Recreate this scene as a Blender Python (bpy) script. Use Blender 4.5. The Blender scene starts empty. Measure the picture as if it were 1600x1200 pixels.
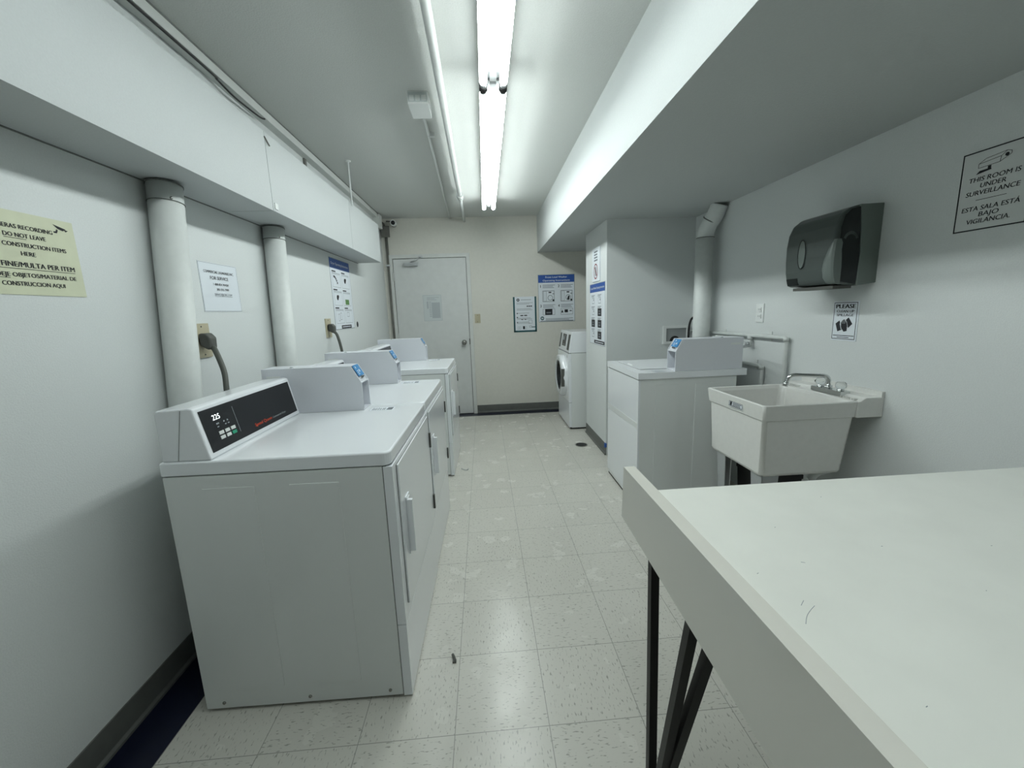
import bpy, bmesh, math
from mathutils import Vector, Matrix

scene = bpy.context.scene
COL = scene.collection
V = Vector

# ------------------------------------------------------------------ materials
def new_mat(name):
    m = bpy.data.materials.new(name); m.use_nodes = True
    nt = m.node_tree; b = nt.nodes['Principled BSDF']
    return m, nt, b

def simple(name, col, rough=.5, metal=0., spec=.5, coat=0., noise=.0, nscale=60., bump=0., trans=0., ior=1.45, emit=None, estr=0.):
    m, nt, b = new_mat(name)
    b.inputs['Base Color'].default_value = (*col, 1)
    b.inputs['Roughness'].default_value = rough
    b.inputs['Metallic'].default_value = metal
    b.inputs['Specular IOR Level'].default_value = spec
    b.inputs['Coat Weight'].default_value = coat
    b.inputs['Coat Roughness'].default_value = .08
    b.inputs['Transmission Weight'].default_value = trans
    b.inputs['IOR'].default_value = ior
    if emit:
        b.inputs['Emission Color'].default_value = (*emit, 1)
        b.inputs['Emission Strength'].default_value = estr
    if noise or bump:
        tc = nt.nodes.new('ShaderNodeTexCoord')
        n = nt.nodes.new('ShaderNodeTexNoise'); n.inputs['Scale'].default_value = nscale; n.inputs['Detail'].default_value = 4
        nt.links.new(tc.outputs['Object'], n.inputs['Vector'])
        if noise:
            r = nt.nodes.new('ShaderNodeValToRGB')
            r.color_ramp.elements[0].position = .3; r.color_ramp.elements[1].position = .7
            r.color_ramp.elements[0].color = (*[c * (1 - noise) for c in col], 1)
            r.color_ramp.elements[1].color = (*[min(1, c * (1 + noise)) for c in col], 1)
            nt.links.new(n.outputs['Fac'], r.inputs['Fac']); nt.links.new(r.outputs['Color'], b.inputs['Base Color'])
        if bump:
            bp = nt.nodes.new('ShaderNodeBump'); bp.inputs['Strength'].default_value = bump; bp.inputs['Distance'].default_value = .004
            nt.links.new(n.outputs['Fac'], bp.inputs['Height']); nt.links.new(bp.outputs['Normal'], b.inputs['Normal'])
    return m

M = {}
M['wall'] = simple('wall_paint', (.63, .655, .65), .6, noise=.03, nscale=220, bump=.2)
M['wall_warm'] = simple('wall_paint_cream', (.63, .62, .565), .6, noise=.02, nscale=40, bump=.2)
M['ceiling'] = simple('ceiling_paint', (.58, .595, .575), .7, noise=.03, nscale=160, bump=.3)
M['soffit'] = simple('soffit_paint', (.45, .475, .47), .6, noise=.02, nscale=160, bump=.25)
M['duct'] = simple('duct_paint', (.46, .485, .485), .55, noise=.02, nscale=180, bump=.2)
M['pipe_paint'] = simple('pipe_paint', (.62, .645, .63), .45, noise=.03, nscale=30)
M['seam'] = simple('seam_shadow_gap', (.16, .17, .16), .8)
M['door'] = simple('door_paint', (.60, .615, .605), .45, noise=.03, nscale=12)
M['frame'] = simple('frame_paint', (.60, .615, .595), .45, noise=.03, nscale=14)
M['base'] = simple('vinyl_base_grey', (.115, .12, .112), .45, noise=.06, nscale=20)
M['stripe'] = simple('navy_floor_border', (.005, .007, .022), .3, noise=.1, nscale=30)
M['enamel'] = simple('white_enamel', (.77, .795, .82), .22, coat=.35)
M['enamel_shaded'] = simple('white_enamel_shaded', (.69, .715, .705), .3, coat=.15)  # same white enamel, darkened for side faces turned from the tubes
M['steel_white'] = simple('coin_box_paint', (.64, .66, .70), .38, noise=.02, nscale=300)
M['black_gloss'] = simple('black_panel', (.008, .009, .011), .25)
M['black'] = simple('black_metal', (.006, .006, .006), .5)
M['black_plastic'] = simple('black_plastic', (.012, .012, .012), .45)
M['ink'] = simple('ink_black', (.015, .016, .02), .7)
M['ink_grey'] = simple('ink_grey', (.16, .18, .20), .7)
M['ink_light'] = simple('ink_light_grey', (.33, .36, .38), .7)
M['ink_faint'] = simple('ink_faint', (.40, .43, .45), .7)
M['ink_blue'] = simple('ink_blue', (.025, .085, .32), .5)
M['ink_teal'] = simple('ink_teal', (.01, .075, .085), .5)
M['ink_green'] = simple('ink_green', (.10, .22, .07), .6)
M['ink_red'] = simple('ink_red', (.22, .05, .06), .6)
M['paper'] = simple('paper_white', (.68, .72, .76), .55)
M['paper_dull'] = simple('paper_dull', (.55, .59, .59), .55)
M['paper_yellow'] = simple('paper_yellow', (.58, .60, .44), .55, noise=.05, nscale=15)
M['sign_grey'] = simple('sign_plastic', (.60, .62, .61), .4)
M['sticker_blue'] = simple('sticker_blue', (.03, .22, .50), .35)
M['chrome'] = simple('chrome', (.62, .64, .64), .12, metal=1.)
M['knob_steel'] = simple('brushed_steel', (.32, .32, .30), .25, metal=1.)
M['acrylic'] = simple('clear_acrylic', (.92, .95, .95), .08, trans=.85, ior=1.3)
M['sink'] = simple('sink_plastic', (.69, .69, .665), .38, noise=.02, nscale=40)
M['laminate'] = simple('table_laminate', (.79, .80, .75), .36, noise=.025, nscale=9)
M['lip'] = simple('table_edge_gelcoat', (.68, .67, .615), .16, coat=.4)
M['grey_cover'] = simple('dispenser_cover', (.065, .08, .075), .28)
M['grey_side'] = simple('dispenser_side', (.15, .18, .165), .5)
M['smoke'] = simple('smoked_window', (.012, .016, .016), .1)
M['grey_lever'] = simple('dispenser_lever', (.13, .155, .145), .35)
M['beige'] = simple('beige_plate', (.45, .41, .29), .45)
M['housing'] = simple('light_housing', (.30, .31, .31), .5)
M['leg_steel'] = simple('grey_leg_steel', (.36, .375, .38), .45)
M['white_plastic'] = simple('white_plastic', (.72, .74, .73), .35)
M['plug'] = simple('plug_rubber', (.075, .078, .07), .6)
M['cord'] = simple('cord_rubber', (.075, .082, .07), .5)
M['conduit'] = simple('grey_conduit', (.14, .14, .125), .45, noise=.1, nscale=30)
M['rubber'] = simple('rubber', (.02, .02, .02), .8)
M['glass_dark'] = simple('dark_door_glass', (.012, .014, .016), .08)
M['silver'] = simple('silver_trim', (.55, .57, .58), .3, metal=.6)
M['led'] = simple('display_digits', (.8, .8, .8), .5, emit=(.9, 1, 1), estr=.9)
M['red_text'] = simple('red_lettering', (.55, .06, .02), .5)
M['green_btn'] = simple('green_button', (.02, .28, .16), .5)
M['btn'] = simple('white_button', (.62, .64, .62), .5)
M['tube'] = simple('fluorescent_tube', (.9, .95, .95), .4, emit=(.92, 1.0, .985), estr=14.5)
M['tube_top_dim'] = simple('tube_top_dimmed', (.8, .85, .85), .5, emit=(.92, 1.0, .985), estr=2.2)  # upper tube faces dimmed to hold down glare on the ceiling
M['tube_far'] = simple('boosted_far_tube', (.9, .95, .95), .4, emit=(.92, 1.0, .985), estr=20.5)  # far tubes boosted to brighten that end of the room
M['tape'] = simple('blue_tape', (.03, .10, .35), .6)
M['outlet_dark'] = simple('recess_grey', (.30, .32, .32), .6)

def floor_material():
    m, nt, b = new_mat('speckled_vinyl_tile')
    N = nt.nodes.new; L = nt.links.new
    def math_(op, a, b_=None):
        n = N('ShaderNodeMath'); n.operation = op
        for i, x in enumerate((a, b_)):
            if x is None: continue
            if isinstance(x, (int, float)): n.inputs[i].default_value = x
            else: L(x, n.inputs[i])
        return n.outputs[0]
    tc = N('ShaderNodeTexCoord')
    mp = N('ShaderNodeMapping'); mp.vector_type = 'TEXTURE'
    mp.inputs['Location'].default_value = (-.1573, 1.1026, 0); mp.inputs['Rotation'].default_value = (0, 0, .0048)
    mp.inputs['Scale'].default_value = (.3048, .3048, 1)
    L(tc.outputs['Object'], mp.inputs['Vector'])
    s = N('ShaderNodeSeparateXYZ'); L(mp.outputs['Vector'], s.inputs[0])
    x, y = s.outputs[0], s.outputs[1]
    ix, iy = math_('FLOOR', x), math_('FLOOR', y)
    fx, fy = math_('FRACT', x), math_('FRACT', y)
    ex = math_('MINIMUM', fx, math_('SUBTRACT', 1, fx)); ey = math_('MINIMUM', fy, math_('SUBTRACT', 1, fy))
    line = math_('LESS_THAN', math_('MINIMUM', ex, ey), .0042)
    par = math_('MODULO', math_('ABSOLUTE', math_('ADD', ix, iy)), 2)
    cid = N('ShaderNodeCombineXYZ'); L(ix, cid.inputs[0]); L(iy, cid.inputs[1])
    wn = N('ShaderNodeTexWhiteNoise'); wn.noise_dimensions = '2D'; L(cid.outputs[0], wn.inputs['Vector'])
    ca = N('ShaderNodeCombineXYZ'); L(math_('MULTIPLY', x, 17), ca.inputs[0]); L(math_('MULTIPLY', y, 48), ca.inputs[1])
    cb = N('ShaderNodeCombineXYZ'); L(math_('MULTIPLY', y, 17), cb.inputs[0]); L(math_('MULTIPLY', x, 48), cb.inputs[1])
    mx = N('ShaderNodeMix'); mx.data_type = 'VECTOR'; L(par, mx.inputs[0]); L(ca.outputs[0], mx.inputs[4]); L(cb.outputs[0], mx.inputs[5])
    def flecks(scale, lo, hi):
        n = N('ShaderNodeTexNoise'); n.inputs['Scale'].default_value = scale; n.inputs['Detail'].default_value = 1.5; n.inputs['Roughness'].default_value = .45
        L(mx.outputs[1], n.inputs['Vector'])
        r = N('ShaderNodeMapRange'); r.inputs[1].default_value = lo; r.inputs[2].default_value = hi
        L(n.outputs['Fac'], r.inputs[0]); return r.outputs[0]
    dark = flecks(1.0, .61, .70); pale = flecks(.83, .60, .72)
    big = N('ShaderNodeTexNoise'); big.inputs['Scale'].default_value = 2.2; L(tc.outputs['Object'], big.inputs['Vector'])
    val = math_('ADD', math_('MULTIPLY', wn.outputs['Value'], .035), math_('MULTIPLY', big.outputs['Fac'], .05))
    hsv = N('ShaderNodeHueSaturation'); hsv.inputs['Color'].default_value = (.555, .545, .495, 1)
    L(math_('ADD', .955, val), hsv.inputs['Value'])
    c1 = N('ShaderNodeMix'); c1.data_type = 'RGBA'; L(math_('MULTIPLY', pale, .0), c1.inputs[0]); L(hsv.outputs[0], c1.inputs[6]); c1.inputs[7].default_value = (.68, .66, .60, 1)
    c2 = N('ShaderNodeMix'); c2.data_type = 'RGBA'; L(math_('MULTIPLY', dark, .56), c2.inputs[0]); L(c1.outputs[2], c2.inputs[6]); c2.inputs[7].default_value = (.14, .14, .12, 1)
    c3 = N('ShaderNodeMix'); c3.data_type = 'RGBA'; L(math_('MULTIPLY', line, .6), c3.inputs[0]); L(c2.outputs[2], c3.inputs[6]); c3.inputs[7].default_value = (.13, .13, .12, 1)
    L(c3.outputs[2], b.inputs['Base Color']); b.inputs['Specular IOR Level'].default_value = .38
    rn = N('ShaderNodeTexNoise'); rn.inputs['Scale'].default_value = 7; rn.inputs['Detail'].default_value = 5; L(tc.outputs['Object'], rn.inputs['Vector'])
    L(math_('ADD', .10, math_('MULTIPLY', rn.outputs['Fac'], .28)), b.inputs['Roughness'])
    return m
M['floor'] = floor_material()

# ------------------------------------------------------------------ mesh builder
class B:
    """Collects shapes into one mesh."""
    def __init__(self): self.bm = bmesh.new()
    def _bevel(self, verts, r, seg=2):
        if r <= 0: return
        es = {e for v in verts for e in v.link_edges}
        es = [e for e in es if len(e.link_faces) == 2 and e.calc_face_angle(0) > .35]
        bmesh.ops.bevel(self.bm, geom=es, offset=r, segments=seg, affect='EDGES', profile=.5)
    def box(self, x0, x1, y0, y1, z0, z1, r=0, seg=2):
        vs = [self.bm.verts.new(p) for p in ((x0,y0,z0),(x1,y0,z0),(x1,y1,z0),(x0,y1,z0),(x0,y0,z1),(x1,y0,z1),(x1,y1,z1),(x0,y1,z1))]
        for f in ((3,2,1,0),(4,5,6,7),(0,1,5,4),(1,2,6,5),(2,3,7,6),(3,0,4,7)): self.bm.faces.new([vs[i] for i in f])
        self._bevel(vs, r, seg); return self
    def hexa(self, pts, r=0, seg=2):
        """Eight corners: bottom ring then top ring, both counter-clockwise from above."""
        vs = [self.bm.verts.new(p) for p in pts]
        for f in ((3,2,1,0),(4,5,6,7),(0,1,5,4),(1,2,6,5),(2,3,7,6),(3,0,4,7)): self.bm.faces.new([vs[i] for i in f])
        self._bevel(vs, r, seg); return self
    def prism(self, prof, a0, a1, axis='y', r=0, seg=2):
        """Extrude a profile. axis y: profile is (x,z); axis x: (y,z); axis z: (x,y)."""
        f = {'y': lambda p, a: (p[0], a, p[1]), 'x': lambda p, a: (a, p[0], p[1]), 'z': lambda p, a: (p[0], p[1], a)}[axis]
        A = [self.bm.verts.new(f(p, a0)) for p in prof]; Z = [self.bm.verts.new(f(p, a1)) for p in prof]
        n = len(prof); fs = [self.bm.faces.new(A), self.bm.faces.new(Z[::-1])]
        for i in range(n): fs.append(self.bm.faces.new((A[i], Z[i], Z[(i+1) % n], A[(i+1) % n])))
        bmesh.ops.recalc_face_normals(self.bm, faces=fs)
        self._bevel(A + Z, r, seg); return self
    def poly(self, pts):
        self.bm.faces.new([self.bm.verts.new(p) for p in pts]); return self
    def cyl(self, p0, p1, r0, r1=None, n=24, cap=True, smooth=True):
        r1 = r0 if r1 is None else r1
        p0, p1 = V(p0), V(p1); d = (p1 - p0).normalized()
        a = d.orthogonal().normalized(); b = d.cross(a)
        R = [[self.bm.verts.new(p + (a * math.cos(t) + b * math.sin(t)) * r) for t in [2 * math.pi * i / n for i in range(n)]] for p, r in ((p0, r0), (p1, r1))]
        for i in range(n):
            f = self.bm.faces.new((R[0][i], R[0][(i+1) % n], R[1][(i+1) % n], R[1][i])); f.smooth = smooth
        if cap: self.bm.faces.new(R[0][::-1]); self.bm.faces.new(R[1])
        return self
    def lathe(self, p0, axis, prof, n=32, cap=True):
        """prof: list of (distance along axis, radius)."""
        p0 = V(p0); d = V(axis).normalized(); a = d.orthogonal().normalized(); b = d.cross(a)
        rings = []
        for h, r in prof:
            rings.append([self.bm.verts.new(p0 + d * h + (a * math.cos(t) + b * math.sin(t)) * max(r, 1e-4)) for t in [2 * math.pi * i / n for i in range(n)]])
        for k in range(len(rings) - 1):
            for i in range(n):
                f = self.bm.faces.new((rings[k][i], rings[k][(i+1) % n], rings[k+1][(i+1) % n], rings[k+1][i])); f.smooth = True
        if cap: self.bm.faces.new(rings[0][::-1]); self.bm.faces.new(rings[-1])
        return self
    def tube(self, pts, r, n=12, smooth_path=True, sub=6):
        P = [V(p) for p in pts]
        if smooth_path and len(P) > 2:
            Q = []
            for i in range(len(P) - 1):
                p0, p1, p2, p3 = P[max(i-1, 0)], P[i], P[i+1], P[min(i+2, len(P)-1)]
                for k in range(sub):
                    t = k / sub
                    Q.append(.5 * ((2*p1) + (p2-p0)*t + (2*p0-5*p1+4*p2-p3)*t*t + (3*p1-p0-3*p2+p3)*t**3))
            P = Q + [P[-1]]
        rings = []; prev = None
        for i, p in enumerate(P):
            d = (P[min(i+1, len(P)-1)] - P[max(i-1, 0)]).normalized()
            a = d.orthogonal().normalized() if prev is None else (prev - d * prev.dot(d)).normalized()
            prev = a; b = d.cross(a); rr = r(i / (len(P) - 1)) if callable(r) else r
            rings.append([self.bm.verts.new(p + (a * math.cos(2*math.pi*j/n) + b * math.sin(2*math.pi*j/n)) * rr) for j in range(n)])
        for k in range(len(rings) - 1):
            for j in range(n):
                f = self.bm.faces.new((rings[k][j], rings[k][(j+1) % n], rings[k+1][(j+1) % n], rings[k+1][j])); f.smooth = True
        self.bm.faces.new(rings[0][::-1]); self.bm.faces.new(rings[-1]); return self
    def elbow_path(self, pts, rad, r, n=14):
        """Straight pipe with rounded corners of radius rad."""
        P = [V(p) for p in pts]; out = [P[0]]
        for i in range(1, len(P) - 1):
            a = (P[i-1] - P[i]).normalized(); b = (P[i+1] - P[i]).normalized()
            s, e = P[i] + a * rad, P[i] + b * rad
            for k in range(7):
                t = k / 6; out.append((1-t)**2 * s + 2*t*(1-t) * P[i] + t*t * e)
        out.append(P[-1]); return self.tube(out, r, n, smooth_path=False)
    def build(self, name, mat, parent=None, label=None, auto=True):
        bmesh.ops.recalc_face_normals(self.bm, faces=self.bm.faces[:])
        me = bpy.data.meshes.new(name); self.bm.to_mesh(me); self.bm.free()
        me.materials.append(M[mat]); o = bpy.data.objects.new(name, me); COL.objects.link(o)
        if parent: o.parent = parent
        if label: o['label'] = label
        return o

def tag(o, label=None, cat=None, group=None, kind=None):
    for k, v in (('label', label), ('category', cat), ('group', group), ('kind', kind)):
        if v: o[k] = v
    return o
def thing(name, label, cat, loc=(0, 0, 0), rz=0, group=None):
    o = bpy.data.objects.new(name, None); COL.objects.link(o); o.empty_display_size = .1
    o.location = loc; o.rotation_euler = (0, 0, rz)
    return tag(o, label, cat, group)
def copy_tree(o, parent=None):
    c = o.copy(); COL.objects.link(c); c.parent = parent
    for ch in [x for x in COL.objects if x.parent == o]: copy_tree(ch, c)
    return c
def struct(name, bm, mat, label=None, parent=None):
    o = bm.build(name, mat, parent)
    if parent is None: tag(o, label, None, None, 'structure')
    return o

class Sheet:
    """A flat drawing area: O top-left corner, R right, U up, N outward; u to the right, v downward in metres."""
    def __init__(s, O, R, U, w, h):
        s.O, s.R, s.U = V(O), V(R).normalized(), V(U).normalized(); s.N = s.R.cross(s.U); s.w, s.h = w, h
    def p(s, u, v, d=0): return s.O + s.R * u - s.U * v + s.N * d
    def slab(s, b, u0, v0, u1, v1, d0, d1, r=0):
        q = [(u0, v1), (u1, v1), (u1, v0), (u0, v0)]
        return b.hexa([s.p(*k, d0) for k in q] + [s.p(*k, d1) for k in q], r)
    def rect(s, b, u0, v0, u1, v1, d=.0012): return b.poly([s.p(u0, v1, d), s.p(u1, v1, d), s.p(u1, v0, d), s.p(u0, v0, d)])
    def outline(s, b, u0, v0, u1, v1, t=.002, d=.0012):
        s.rect(b, u0, v0, u1, v0+t, d); s.rect(b, u0, v1-t, u1, v1, d); s.rect(b, u0, v0, u0+t, v1, d); s.rect(b, u1-t, v0, u1, v1, d); return b
    def poly(s, b, pts, d=.0012): return b.poly([s.p(u, v, d) for u, v in pts])
    def ring(s, b, u, v, r0, r1, d=.0012, n=32, sx=1., a0=0., a1=2*math.pi):
        for i in range(n):
            t, t2 = a0 + (a1-a0)*i/n, a0 + (a1-a0)*(i+1)/n
            s.poly(b, [(u+r0*sx*math.cos(t), v+r0*math.sin(t)), (u+r1*sx*math.cos(t), v+r1*math.sin(t)), (u+r1*sx*math.cos(t2), v+r1*math.sin(t2)), (u+r0*sx*math.cos(t2), v+r0*math.sin(t2))], d)
        return b
    def disc(s, b, u, v, r, d=.0012, n=24, sx=1.): return s.poly(b, [(u+r*sx*math.cos(2*math.pi*i/n), v-r*math.sin(2*math.pi*i/n)) for i in range(n)], d)
    def text(s, b, txt, u, v, size, align='CENTER', bold=0., width=None, d=.0014, shear=0.):
        """v is the baseline; size is the capital height; width squeezes or stretches the line."""
        c = bpy.data.curves.new('t', 'FONT'); c.body = txt; c.size = 1; c.align_x = 'LEFT'; c.shear = shear; c.resolution_u = 3
        o = bpy.data.objects.new('t', c); COL.objects.link(o); bpy.context.view_layer.update()
        me = bpy.data.meshes.new_from_object(o.evaluated_get(bpy.context.evaluated_depsgraph_get()))
        xs = [q.co.x for q in me.vertices] or [0]; x0, x1 = min(xs), max(xs); k = size / .729
        kx = k if width is None else width / (x1 - x0)
        off = {'CENTER': -(x0+x1)/2, 'LEFT': -x0, 'RIGHT': -x1}[align]
        sh_ = [0] if bold <= 0 else [-bold*size*1.7, 0, bold*size*1.7]
        for q_, du in enumerate(sh_):
            vs = [b.bm.verts.new(s.p(u + (q.co.x+off)*kx + du, v - q.co.y*k, d + q_*.00004)) for q in me.vertices]
            for f in me.polygons:
                try: b.bm.faces.new([vs[i] for i in f.vertices])
                except ValueError: pass
        bpy.data.objects.remove(o); bpy.data.curves.remove(c); bpy.data.meshes.remove(me)
        return (x1 - x0) * kx
    def lines(s, b, u0, u1, vs, t=.004, d=.0012, ragged=0.):
        for i, v in enumerate(vs): s.rect(b, u0, v, u1 - (u1-u0)*ragged*((i*37) % 10)/10, v+t, d)
        return b

# ------------------------------------------------------------------ dimensions (metres, camera stands over the origin)
XL, XR, YF, YB, ZC = -1.232, 1.81, 5.36, -3.2, 2.495
PX, PY0, PY1 = 1.047, 3.518, 4.24          # pillar
SX, SZ = .70, 2.052                        # right soffit edge and underside

# ------------------------------------------------------------------ the setting
struct('floor', B().box(XL-.1, XR+.1, YB-.1, YF+.1, -.1, 0), 'floor', 'cream speckled vinyl tile floor of the laundry room')
struct('ceiling', B().box(XL-.1, XR+.1, YB-.1, YF+.1, ZC, ZC+.1), 'ceiling', 'grey white painted ceiling with tube lights')
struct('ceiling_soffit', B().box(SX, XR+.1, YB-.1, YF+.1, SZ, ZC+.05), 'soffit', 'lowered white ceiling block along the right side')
struct('wall_left', B().box(XL-.1, XL, YB-.1, YF+.1, 0, ZC), 'wall', 'white painted wall behind the dryers')
struct('wall_right', B().box(XR, XR+.1, YB-.1, YF+.1, 0, SZ), 'wall', 'white painted wall behind the sink')
struct('wall_far', B().box(XL, XR, YF, YF+.1, 0, ZC), 'wall_warm', 'cream end wall with the door')
struct('wall_back', B().box(XL, XR, YB-.1, YB, 0, ZC), 'wall', 'white wall at the near end of the room')
struct('wall_pillar', B().box(PX, XR, PY0, PY1, 0, SZ), 'wall', 'white wall block between the two washers')
def base_prof(s): return [(0, 0), (s*.012, 0), (s*.012, .012), (s*.004, .02), (s*.003, .105), (0, .107)]
struct('baseboard_left', B().prism([(XL+a, z) for a, z in base_prof(1)], YB, YF), 'base', 'dark grey vinyl base on the left wall')
struct('baseboard_far', B().prism([(YF+a, z) for a, z in base_prof(-1)], -.157, XR, 'x'), 'base', 'dark grey vinyl base on the end wall')
bp_ = struct('baseboard_pillar', B().prism([(PX+a, z) for a, z in base_prof(-1)], PY0-.004, PY1+.01), 'base', 'dark grey vinyl base on the wall block')
B().box(PX-.0135, PX+.004, PY0-.010, PY0+.014, .075, .112).build('end_strip', 'tape', bp_, 'blue end strip')
struct('trim_1', B().box(XL+.012, -1.073, YB, YF-.012, 0, .0025), 'stripe', 'navy floor border along the left wall')
struct('trim_2', B().box(-1.073, XR, YF-.155, YF-.012, 0, .0025), 'stripe', 'navy floor border along the end wall')

# door in the end wall
dx0, dx1, dz1 = -1.115, -.205, 2.02
d = struct('door_1', B().box(dx0+.007, dx1-.007, YF-.022, YF-.004, .012, dz1-.007, .002), 'door', 'pale grey painted door in the end wall')
B().lathe((-.283, YF-.022, .955), (0, -1, 0), [(0, .032), (.006, .032), (.008, .014), (.03, .013), (.036, .022), (.048, .031), (.062, .029), (.070, .015), (.071, 0)]).build('door_knob', 'knob_steel', d, 'round steel knob')
for z in (.28, 1.05, 1.80):
    B().cyl((dx0-.002, YF-.03, z-.05), (dx0-.002, YF-.03, z+.05), .009).build('hinge', 'frame', d)
B().box(dx1-.012, dx1+.004, YF-.028, YF-.02, .93, 1.0).build('latch_plate', 'knob_steel', d)
B().box(dx1-.05, dx1-.02, YF-.024, YF-.022, .90, .905).build('scuff_plate', 'frame', d)
B().box(dx0+.001, dx1-.001, YF-.006, YF-.001, .002, dz1-.001).build('gap_strip', 'seam', d)
dc = B().box(-.965, -.80, YF-.075, YF-.022, 1.925, 1.965, .008).build('door_closer', 'silver', d, 'silver door closer')
B().tube([(-.89, YF-.05, 1.97), (-.83, YF-.09, 1.985), (-.765, YF-.03, 2.03)], .006, smooth_path=False).box(-.79, -.74, YF-.035, YF-.005, 2.02, 2.045, .003).build('closer_arm', 'silver', dc)
fr = B()
fr.box(dx0-.05, dx0, YF-.03, YF, 0, dz1+.045, .003).box(dx1, dx1+.045, YF-.03, YF, 0, dz1+.045, .003).box(dx0, dx1, YF-.03, YF, dz1, dz1+.045, .003)
struct('trim_3', fr, 'frame', 'painted frame around the end door')
struct('trim_4', B().box(dx0, dx1, YF-.012, YF-.001, 0, .14), 'base', 'dark sill strip under the end door')

# ------------------------------------------------------------------ left bulkhead duct
DX, DZ0, DZ1, DY1 = -1.0, 1.848, 2.203, 4.27
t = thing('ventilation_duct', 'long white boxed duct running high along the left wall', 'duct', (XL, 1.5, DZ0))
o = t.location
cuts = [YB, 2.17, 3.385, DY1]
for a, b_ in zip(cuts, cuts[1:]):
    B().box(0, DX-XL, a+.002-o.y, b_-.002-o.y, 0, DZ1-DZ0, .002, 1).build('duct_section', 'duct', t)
for y in cuts[1:3]:
    B().box(.003, DX-XL-.003, y-.0025-o.y, y+.0025-o.y, .0015, DZ1-DZ0-.0015).build('joint_strip', 'seam', t)
B().box(0, .006, YB-o.y, DY1-o.y, -.003, 0).build('wall_joint_strip', 'seam', t)
B().box(DX-XL, DX-XL+.004, 2.185-o.y, 2.215-o.y, .012, .04, .004).build('patch_plate', 'pipe_paint', t)
B().tube([(DX-XL+.003, 2.165-o.y, .33), (DX-XL+.006, 2.20-o.y, .30)], .003, smooth_path=False).build('clip', 'conduit', t)

def vent_pipe(label, x, y, r, zt, zb, lean, group):
    t = thing('vent_pipe', label, 'pipe', (x, y, zb), 0, group)
    h = zt - zb
    B().cyl((0, -lean, 0), (0, 0, h), r, n=36).build('pipe', 'pipe_paint', t)
    B().cyl((0, -lean*.0435, h*.9565), (0, -lean*.0415, h*.9585), r+.002, n=36).build('joint_ring', 'seam', t)
    B().cyl((0, -lean*.003, h-.004), (0, 0, h), r+.003, n=36).build('top_ring', 'seam', t)
    B().lathe((r*.8, -lean*.04 - r*.62, h*.964), (.8, -.6, 0), [(0, .005), (.003, .005), (.005, .002)], n=10).build('screw', 'knob_steel', t)
    return t
vent_pipe('white round vent pipe left of the service phone notice', XL+.058, 1.715, .055, DZ0-.0105, .25, .16, 'round vent pipes under the wall duct')
vent_pipe('white round vent pipe right of the service phone notice', XL+.058, 2.515, .055, DZ0-.008, .25, .09, 'round vent pipes under the wall duct')

# hanger rod, raceway, cable
t = thing('hanger_rod', 'thin white rod from the ceiling down to the left duct', 'rod', (-.985, 3.42, DZ1-.03))
B().cyl((0, 0, 0), (0, 0, ZC-DZ1+.03), .006, n=10).build('rod', 'white_plastic', t)
B().lathe((0, 0, ZC-DZ1+.03), (0, 0, -1), [(0, .022), (.004, .022), (.008, .008)], n=16).build('ceiling_cup', 'white_plastic', t)
t = thing('cable_raceway', 'pale raceway running along the ceiling corner above the left duct', 'conduit', (XL, 0, ZC-.052))
B().box(.0, .052, YB, 5.03, 0, .052, .004).build('channel', 'frame', t)
B().box(.0, .075, 5.03, 5.14, -.11, .035, .006).build('end_box', 'frame', t)
B().box(.052, .0535, YB, 5.03, .044, .052).build('cover_lip', 'seam', t)
tag(B().tube([(XL+.046, YB, ZC-.058), (XL+.046, 1.2, ZC-.058), (XL+.046, 2.1, ZC-.058), (XL+.04, 2.2, ZC-.059), (XL+.04, 2.32, ZC-.072), (XL+.04, 2.42, ZC-.070), (XL+.042, 2.56, ZC-.064), (XL+.05, 2.60, ZC-.058)], .0045, 8).build('loose_cable', 'black_plastic'),
    'thin black cable sagging from the raceway near the ceiling', 'cable')
tag(B().box(XL, XL+.012, 3.20, 3.235, DZ1-.03, ZC-.052, .002).build('wall_strap', 'conduit'), 'short dark strap on the wall between duct and raceway', 'strap')

# ------------------------------------------------------------------ ceiling pipe, junction box, lights
t = thing('ceiling_pipe', 'long white pipe under the ceiling left of the tube lights', 'pipe', (-.165, 1.7, ZC-.045))
def cp(y): return (-.165 - (y-1.7)*.0105 + .165, y-1.7, 0)
B().cyl(cp(YB), cp(4.27), .0205, n=20).build('pipe', 'pipe_paint', t)
B().cyl(cp(4.27), cp(YF), .016, n=20).build('far_length', 'pipe_paint', t)
B().cyl(cp(4.2), cp(4.27), .03, n=20).cyl(cp(4.29), cp(4.36), .027, n=20).cyl(cp(4.27), cp(4.29), .034, n=8).build('coupling', 'pipe_paint', t)
for y in (.3, 2.9, 4.9):
    x = cp(y)[0]; B().box(x-.004, x+.004, y-1.7-.012, y-1.7+.012, .012, .045).build('hanger', 'pipe_paint', t)
t = thing('ceiling_junction_box', 'white junction box with thin conduit on the ceiling', 'junction box', (-.305, 2.515, ZC))
B().box(-.053, .053, -.085, .085, -.062, 0, .006).build('box', 'white_plastic', t)
B().box(-.049, .049, -.0875, -.085, -.052, -.006).build('face_plate', 'paper_dull', t)
for dx in (-.032, 0, .032): B().box(dx-.012, dx+.012, -.091, -.0875, -.047, -.022, .002).build('knockout', 'white_plastic', t)
B().cyl((0, .085, -.012), (-.075, YF-2.515, -.012), .009, n=12).build('conduit', 'white_plastic', t)
B().box(-.012, .028, .42, .445, -.024, 0, .003).build('strap', 'white_plastic', t)

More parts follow.
